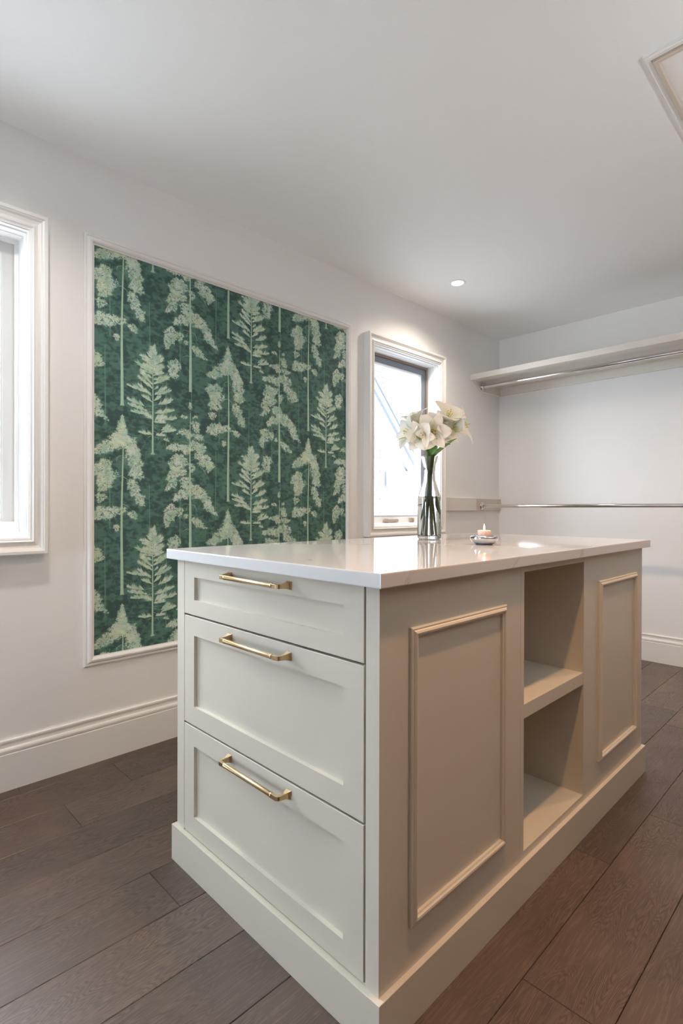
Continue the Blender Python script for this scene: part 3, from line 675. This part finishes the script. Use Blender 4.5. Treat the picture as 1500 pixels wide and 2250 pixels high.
# fill light added out of view, shaped as a torchiere washing the ceiling
tx, ty = 1.75, -.70
tl = thing('fill_lamp', 'added fill light shaped as a slim white floor lamp, outside the picture on the right', 'lamp', (tx, ty, 0))
mb = MB(); mb.lathe([(0, 0), (.13, 0), (.13, .012), (.02, .022), (0, .022)], (tx, ty, 0), 32); mb.build('base', M_TRIM, tl, auto=40)
mb = MB(); mb.tube([(tx, ty, .02), (tx, ty, 1.66)], .011, 12); mb.build('pole', M_TRIM, tl, auto=40)
mb = MB(); mb.lathe([(0, 1.655), (.03, 1.66), (.12, 1.70), (.175, 1.76), (.178, 1.762), (.172, 1.763), (.118, 1.707), (.03, 1.668), (0, 1.667)], (tx, ty, 0), 36); mb.build('bowl', M_TRIM, tl, smooth=True)
d = bpy.data.lights.new('fill_uplight', 'AREA'); d.shape = 'DISK'; d.size = .28; d.energy = FILL_UPLIGHT_W; d.color = (.95, .98, 1.0)
o = bpy.data.objects.new('fill_uplight', d); C.objects.link(o); o.location = (tx, ty, 1.755); o.rotation_euler = (math.pi, 0, 0)

# ------------------------------------------------------------------ vase, water, candle
VX, VY = 1.750, 1.274
RO = [(0, 0), (.040, 0), (.0445, .002), (.0470, .006), (.0470, .145), (.0462, .160), (.0430, .178), (.0370, .196), (.0300, .214), (.0250, .232), (.0230, .250), (.0225, .268), (.0240, .276), (.0225, .279), (.0250, .295), (.0300, .314), (.0342, .3285), (.0344, .3298), (.0341, .3305)]
RI = [(.0336, .3303), (.0333, .3290), (.0290, .3135), (.0235, .294), (.0208, .276), (.0206, .262), (.0212, .250), (.0232, .232), (.0282, .214), (.0350, .196), (.0410, .178), (.0440, .160), (.0447, .145), (.0447, .022), (.0430, .017), (.0380, .014), (0, .013)]
mb = MB(); mb.lathe(RO+RI, (VX, VY, ZC+.0003), 64)
tag(mb.build('glass_carafe', M_GLASS, smooth=True), 'clear glass carafe with narrow neck holding white lilies on the countertop', 'vase')
WLV = .170
wi = [(0, .0131), (.0380, .0141), (.0430, .0171), (.0448, .022), (.0448, .145), (.0441, .160), (.0426, WLV), (.041, WLV-.001), (0, WLV-.001)]
mb = MB(); mb.lathe(wi, (VX, VY, ZC+.0003), 64)
wt = tag(mb.build('water', M_WATER, smooth=True), 'clear water filling the lower half of the glass carafe', 'water'); wt['kind'] = 'stuff'

CX_, CY_ = 1.629, .957
ds = [(0, .001), (.026, .0), (.030, .0015), (.038, .0065), (.0445, .014), (.0470, .021), (.0460, .0265), (.0425, .0290), (.0385, .0285), (.0370, .0262), (.036, .0230), (.030, .0155), (.024, .0120), (0, .0115)]
mb = MB(); mb.lathe(ds, (CX_, CY_, ZC+.0002), 56)
tag(mb.build('candle_dish', M_SILVER, smooth=True), 'small rounded silver dish holding the lit candle on the countertop', 'dish')
cn = thing('candle', 'short pale pink lit candle in the silver dish', 'candle', (CX_, CY_, ZC+.0118))
z0 = ZC+.0119
mb = MB(); mb.lathe([(0, 0), (.0215, 0), (.0222, .001), (.0222, .0340), (.0212, .0355), (.0195, .0358), (.012, .0340), (0, .0335)], (CX_, CY_, z0), 40); mb.build('candle_body', M_WAX, cn, auto=50)
mb = MB(); mb.tube([(CX_, CY_, z0+.033), (CX_+.0003, CY_, z0+.038), (CX_+.001, CY_, z0+.041)], [.0008, .0007, .0005], 8); mb.build('wick', M_WICK, cn)
mb = MB(); mb.lathe([(0.0002, .0365), (.0022, .039), (.0031, .043), (.0029, .047), (.0020, .051), (.0010, .055), (.0001, .0585)], (CX_, CY_, z0), 20); mb.build('flame', M_FLAME, cn, smooth=True)
d = bpy.data.lights.new('flame_light', 'POINT'); d.energy = .12; d.color = (1, .6, .3); d.shadow_soft_size = .004
o = bpy.data.objects.new('flame_light', d); C.objects.link(o); o.location = (CX_, CY_, z0+.064)

# ------------------------------------------------------------------ lilies
RV, TV, UV_ = Vector((.713, -.701, 0)), Vector((-.701, -.713, 0)), Vector((0, 0, 1))
VB = Vector((VX, VY, ZC))
def loc(r, t, z): return VB+RV*r+TV*t+UV_*z
def dirv(r, t, u): return (RV*r+TV*t+UV_*u).normalized()
def blade(name, par, root, axis, side, L, Wd, th0, th1, mat, cup=.25, tip=.75, base=.15, twist=0, ruffle=0, nt_=14, ns=8, bend_pow=1.5):
    """petal or leaf: leaves 'axis' towards 'side', angle going th0 -> th1 (degrees)"""
    axis = axis.normalized(); side = (side-axis*side.dot(axis)).normalized(); bi = axis.cross(side)
    p = Vector(root); V = []; UVs = []
    ph = R.random()*6
    for i in range(nt_+1):
        t = i/nt_; th = math.radians(th0+(th1-th0)*t**bend_pow)
        if i: p = p+(axis*math.cos(th)+side*math.sin(th))*(L/nt_)
        nrm = (-axis*math.sin(th)+side*math.cos(th))     # away from flower axis
        wdt = Wd*(base+(1-base)*math.sin(math.pi*min(1, t/tip*.5)) if t < tip else math.cos((t-tip)/(1-tip)*math.pi/2)**.75)
        if t >= tip: wdt = Wd*max(.02, math.cos((t-tip)/(1-tip)*math.pi/2)**.75)
        tw = twist*t; b2 = bi*math.cos(tw)+nrm*math.sin(tw)
        for j in range(ns+1):
            s_ = -1+2*j/ns
            q = p+b2*(s_*wdt/2)-nrm*(cup*wdt*(s_*s_)*.5*(1-.6*t))+nrm*(ruffle*math.sin(t*11+ph+s_*1.5)*abs(s_)**1.5)
            q = q-nrm*(.0012*math.exp(-(s_*5)**2))
            V.append(tuple(q)); UVs.append((t, (s_+1)/2))
    F = []
    for i in range(nt_):
        for j in range(ns): F.append((i*(ns+1)+j, i*(ns+1)+j+1, (i+1)*(ns+1)+j+1, (i+1)*(ns+1)+j))
    me = bpy.data.meshes.new(name); me.from_pydata(V, [], F); me.materials.append(mat)
    me.polygons.foreach_set('use_smooth', [True]*len(F)); uvl = me.uv_layers.new(name='UVMap')
    for li, l in enumerate(me.loops): uvl.data[li].uv = UVs[l.vertex_index]
    o = bpy.data.objects.new(name, me); C.objects.link(o)
    md = o.modifiers.new('thickness', 'SOLIDIFY'); md.thickness = .0009; md.offset = 0
    if par: o.parent = par; o.matrix_parent_inverse = Matrix.Translation(-Vector(par.location))
    return o
def bez(p0, p1, p2, p3, n):
    return [p0*(1-t)**3+p1*3*t*(1-t)**2+p2*3*t*t*(1-t)+p3*t**3 for t in [i/n for i in range(n+1)]]
def lily(label, cen, ax, L, neck, bot, spread=(10, 95), wid=.036, rot0=0, leaves=(), anther=M_POLLEN):
    L *= 1.12; wid *= 1.25
    ax = dirv(*ax); c = loc(*cen); root = c-ax*L*.42
    t = thing('lily', label, 'flower', tuple(loc(*bot)), 'white lilies in the glass carafe')
    ref = ax.cross(UV_) if abs(ax.z) < .9 else ax.cross(RV); ref.normalize(); ref2 = ax.cross(ref)
    for i in range(6):
        a = rot0+i*math.pi/3; side = ref*math.cos(a)+ref2*math.sin(a); inner = i % 2
        blade('petal', t, root+side*(.003+.0012*inner), ax, side, L*(1.0+R.uniform(-.06, .06)), wid*(1.18 if inner else .86)*R.uniform(.93, 1.07), spread[0]+R.uniform(-3, 3), spread[1]+R.uniform(-18, 18), M_PETAL, cup=.42, tip=.55, base=.22, ruffle=.0016 if inner else .0007, twist=R.uniform(-.12, .12))
    mb = MB()
    for i in range(6):
        a = rot0+i*math.pi/3+.4; side = ref*math.cos(a)+ref2*math.sin(a)
        e = root+ax*L*.62+side*.012; mb.tube([root, root+ax*L*.35+side*.004, e], [.0008, .0007, .0006], 6, m=0)
        d_ = (ref*math.cos(a+1.4)+ref2*math.sin(a+1.4)); mb.tube([e-d_*.0045, e-d_*.002, e+d_*.002, e+d_*.0045], [.0006, .0015, .0015, .0006], 8, m=1)
    mb.build('stamens', [M_BUD, anther], t, smooth=True)
    mb = MB(); mb.tube([root, root+ax*L*.45, root+ax*L*.72, root+ax*L*.75], [.0015, .0011, .0012, .0024], 8); mb.build('pistil', M_BUD, t, smooth=True)
    n_, b_ = loc(*neck), loc(*bot)
    up = bez(n_, n_+(n_-b_).normalized()*.05, root-ax*.045, root, 10); lo = [b_+(n_-b_)*(i/8) for i in range(8)]
    pts = lo+up; mb = MB(); mb.tube(pts, [.0036]*(len(pts)-3)+[.0036, .0044, .0058], 12); mb.build('stem', M_STEM, t, smooth=True)
    for (r0, ax_, sd, l_, w_, th, mt) in leaves:
        blade('leaf', t, loc(*r0), dirv(*ax_), dirv(*sd), l_, w_, th[0], th[1], mt, cup=.3, tip=.45, base=.35, twist=R.uniform(-.3, .3))
    return t
lily('white lily facing left at the left of the bunch', (-.080, .005, .425), (-.80, .45, .10), .088, (-.010, .004, .325), (.012, -.010, .020), (14, 92), .040, .2,
     [((-.095, .0, .405), (-.8, .2, -.15), (.0, 0, -1), .055, .020, (0, 40), M_BUD)])
lily('white lily at the upper left, pointing up beside the sash', (-.052, -.02, .482), (-.45, .15, .85), .084, (-.006, -.006, .325), (.020, .006, .018), (10, 82), .038, .5)
lily('white lily at front centre, open towards the room', (.000, .045, .418), (.05, .95, -.05), .096, (.000, .010, .325), (-.006, -.018, .016), (16, 88), .046, 0.1,
     [((-.006, .008, .325), (-.35, .3, .85), (-1, .2, 0), .085, .020, (0, 35), M_LEAF), ((.002, .012, .325), (.05, .35, .95), (0, 1, 0), .075, .016, (0, 20), M_LEAF)], M_ANTHER)
lily('white lily at top centre, tilted upwards', (.030, -.01, .468), (.12, .45, .85), .084, (.006, -.002, .325), (-.012, .012, .022), (12, 80), .042, .8, (), M_ANTHER)
lily('tallest white lily at the upper right with yellow throat', (.072, .01, .486), (.20, .55, .70), .098, (.010, .003, .325), (-.022, -.006, .020), (12, 84), .058, .35,
     [((.012, .006, .330), (.55, .35, .75), (1, .3, -.2), .085, .024, (0, 40), M_LEAF), ((.060, .015, .400), (.1, .4, .9), (1, 0, 0), .050, .028, (0, 10), M_BUD)])
lily('white lily facing right with drooping petals and yellow anthers', (.122, .012, .448), (.92, .25, .28), .100, (.016, .002, .325), (-.026, .010, .018), (10, 112), .042, .55,
     [((.016, .022, .330), (.62, .25, .70), (.3, .4, -.6), .110, .034, (0, 25), M_LEAF), ((.004, .026, .335), (.35, .3, .85), (-.6, .4, 0), .070, .028, (0, 25), M_LEAF), ((.014, .0, .330), (.40, .35, .85), (.9, .2, 0), .075, .022, (0, 55), M_LEAF)])
lily('white lily low at the front left, between the left and the centre bloom', (-.042, .050, .405), (-.35, .85, -.10), .082, (-.004, .010, .325), (.004, .022, .017), (14, 84), .044, .9, (), M_ANTHER)
lily('white lily behind the centre bloom on its right side', (.052, .020, .428), (.45, .70, .25), .086, (.006, .008, .325), (.010, -.022, .019), (12, 80), .046, .15, (), M_ANTHER)
# leaves under water
for (r0, ax_, sd, l_, w_, th) in (((-.016, .012, .16), (-.15, .1, -.95), (-1, .3, 0), .085, .020, (0, 12)), ((.022, .010, .165), (.12, .05, -.95), (1, .6, 0), .070, .026, (0, 10))):
    tag(blade('leaf', None, loc(*r0), dirv(*ax_), dirv(*sd), l_, w_, th[0], th[1], M_LEAF, cup=.3, tip=.5, base=.4), 'green lily leaf under water at the %s of the carafe' % ('left' if r0[0] < 0 else 'right'), 'leaf')

# ------------------------------------------------------------------ outside the windows
mb = MB(); mb.box(-30, 40, YW+.25, 60, -3.2, -3.0); struct(mb.build('ground', M_GROUNDO))
nh = thing('neighbour_house', 'white gabled house with pale blue roof edge outside the small window', 'building', (4.0, 4.6, -3.0))
GY = 4.30
ax_, az_ = 3.55, 3.85; sl = 1.09
rl = lambda x: 2.51-sl*(x-4.782)          # top edge of the rake
xe = 5.60
apex = (3.5, rl(3.5))
mb = MB()
mb.sweep([(1.4, -3.0), (xe-.02, -3.0), (xe-.02, rl(xe)-.12), (apex[0], apex[1]-.12), (1.4, rl(xe)-.12)], (0, GY, 0), (0, 1, 0), (1, 0, 0), (0, 0, 1), 3.0)
mb.build('wall', M_STUCCO, nh)
def rake(z_hi, z_lo, ya, dep, name, mt):
    mb = MB(); mb.sweep([(apex[0]-.2, rl(apex[0]-.2)+z_hi), (xe+.03, rl(xe+.03)+z_hi), (xe+.03, rl(xe+.03)+z_lo), (apex[0]-.2, rl(apex[0]-.2)+z_lo)], (0, ya, 0), (0, 1, 0), (1, 0, 0), (0, 0, 1), dep); mb.build(name, mt, nh)
rake(0, -.105, GY-.07, .05, 'rake_board', M_FASCIA)
rake(-.105, -.30, GY-.03, .035, 'frieze_board', M_SOFFIT)
rake(.045, 0, GY-.09, 3.1, 'roof', M_SHINGLE)
mb = MB()
for q_ in ((5.215, 5.245, 1.655, 1.93), (5.56, 5.59, 1.655, 1.93), (5.245, 5.56, 1.655, 1.685), (5.245, 5.56, 1.90, 1.93), (5.47, 5.485, 1.685, 1.90)): mb.box(q_[0], q_[1], GY-.028, GY+.01, q_[2], q_[3])
wf = mb.build('window_frame', M_SOFFIT, nh, merge=False, recalc=False)
mb = MB(); mb.box(5.245, 5.47, GY-.008, GY-.002, 1.685, 1.895); mb.build('pane', M_FASCIA, wf)
mb = MB(); mb.box(5.475, 5.56, GY-.008, GY-.002, 1.685, 1.895); mb.build('pane', M_SHINGLE, wf)
mb = MB(); mb.sweep([(4.97, 1.50), (5.41, 1.53), (5.49, 1.40), (5.59, 1.385), (5.59, 1.33), (5.30, 1.32), (5.12, 1.27), (5.02, 1.28), (4.97, 1.33)], (0, GY-.06, 0), (0, 1, 0), (1, 0, 0), (0, 0, 1), .06); mb.build('porch_hood', M_SOFFIT, nh)
mb = MB(); mb.box(4.885, 4.925, GY-.05, GY, -3.0, 1.80); mb.build('corner_board', M_SIDING, nh)
clap = None
for i in range(34):
    z = -.9+i*.083
    if clap is None:
        mb = MB(); mb.sweep([(0, 0), (-.022, 0), (-.006, .083), (0, .083)], (4.2, GY-.001, 0), (1, 0, 0), (0, 1, 0), (0, 0, 1), .684); clap = mb.build('siding_board', M_SIDING, nh); me_c = clap.data
        clap.location = (0, 0, z)
    else:
        o = clap.copy(); C.objects.link(o); o.location = (0, 0, z)
bb_ = thing('brick_building', 'white brick building beyond the gabled house outside the small window', 'building', (6.5, 5.7, -3.0))
BY = 5.40
mb = MB(); mb.box(5.76, 9.5, BY, BY+3, -3, 6.5); mb.build('wall', M_MORTAR, bb_)
bw, bh, gp = .200, .066, .011
mbk = MB(); mbk.box(0, bw, -.010, .002, 0, bh); bme = mbk.build('brick', M_BRICKW, bb_)
n = 0; first = True
for r_ in range(27):
    z = 1.75+r_*(bh+gp); off = (r_ % 2)*(bw+gp)/2
    for c_ in range(11):
        x = 5.88+c_*(bw+gp)-off
        if z < rl(x)-.15 and x < xe-.2: continue
        if x > 7.8: continue
        n += 1
        o = bme if first else bme.copy()
        if not first: C.objects.link(o)
        first = False
        o.location = (x, BY-.001+R.uniform(-.003, .002), z)
# the courses further up and down, too far out of view to pick apart
mb = MB()
for r_ in range(60):
    z = -2.9+r_*(bh+gp)
    if z+bh > 1.74: break
    mb.box(5.77, 9.4, BY-.009, BY+.001, z, z+bh)
for r_ in range(40):
    z = 1.75+(27+r_)*(bh+gp); mb.box(5.77, 9.4, BY-.009, BY+.001, z, z+bh)
o = mb.build('brick_courses', M_BRICKW, bb_); o['kind'] = 'stuff'
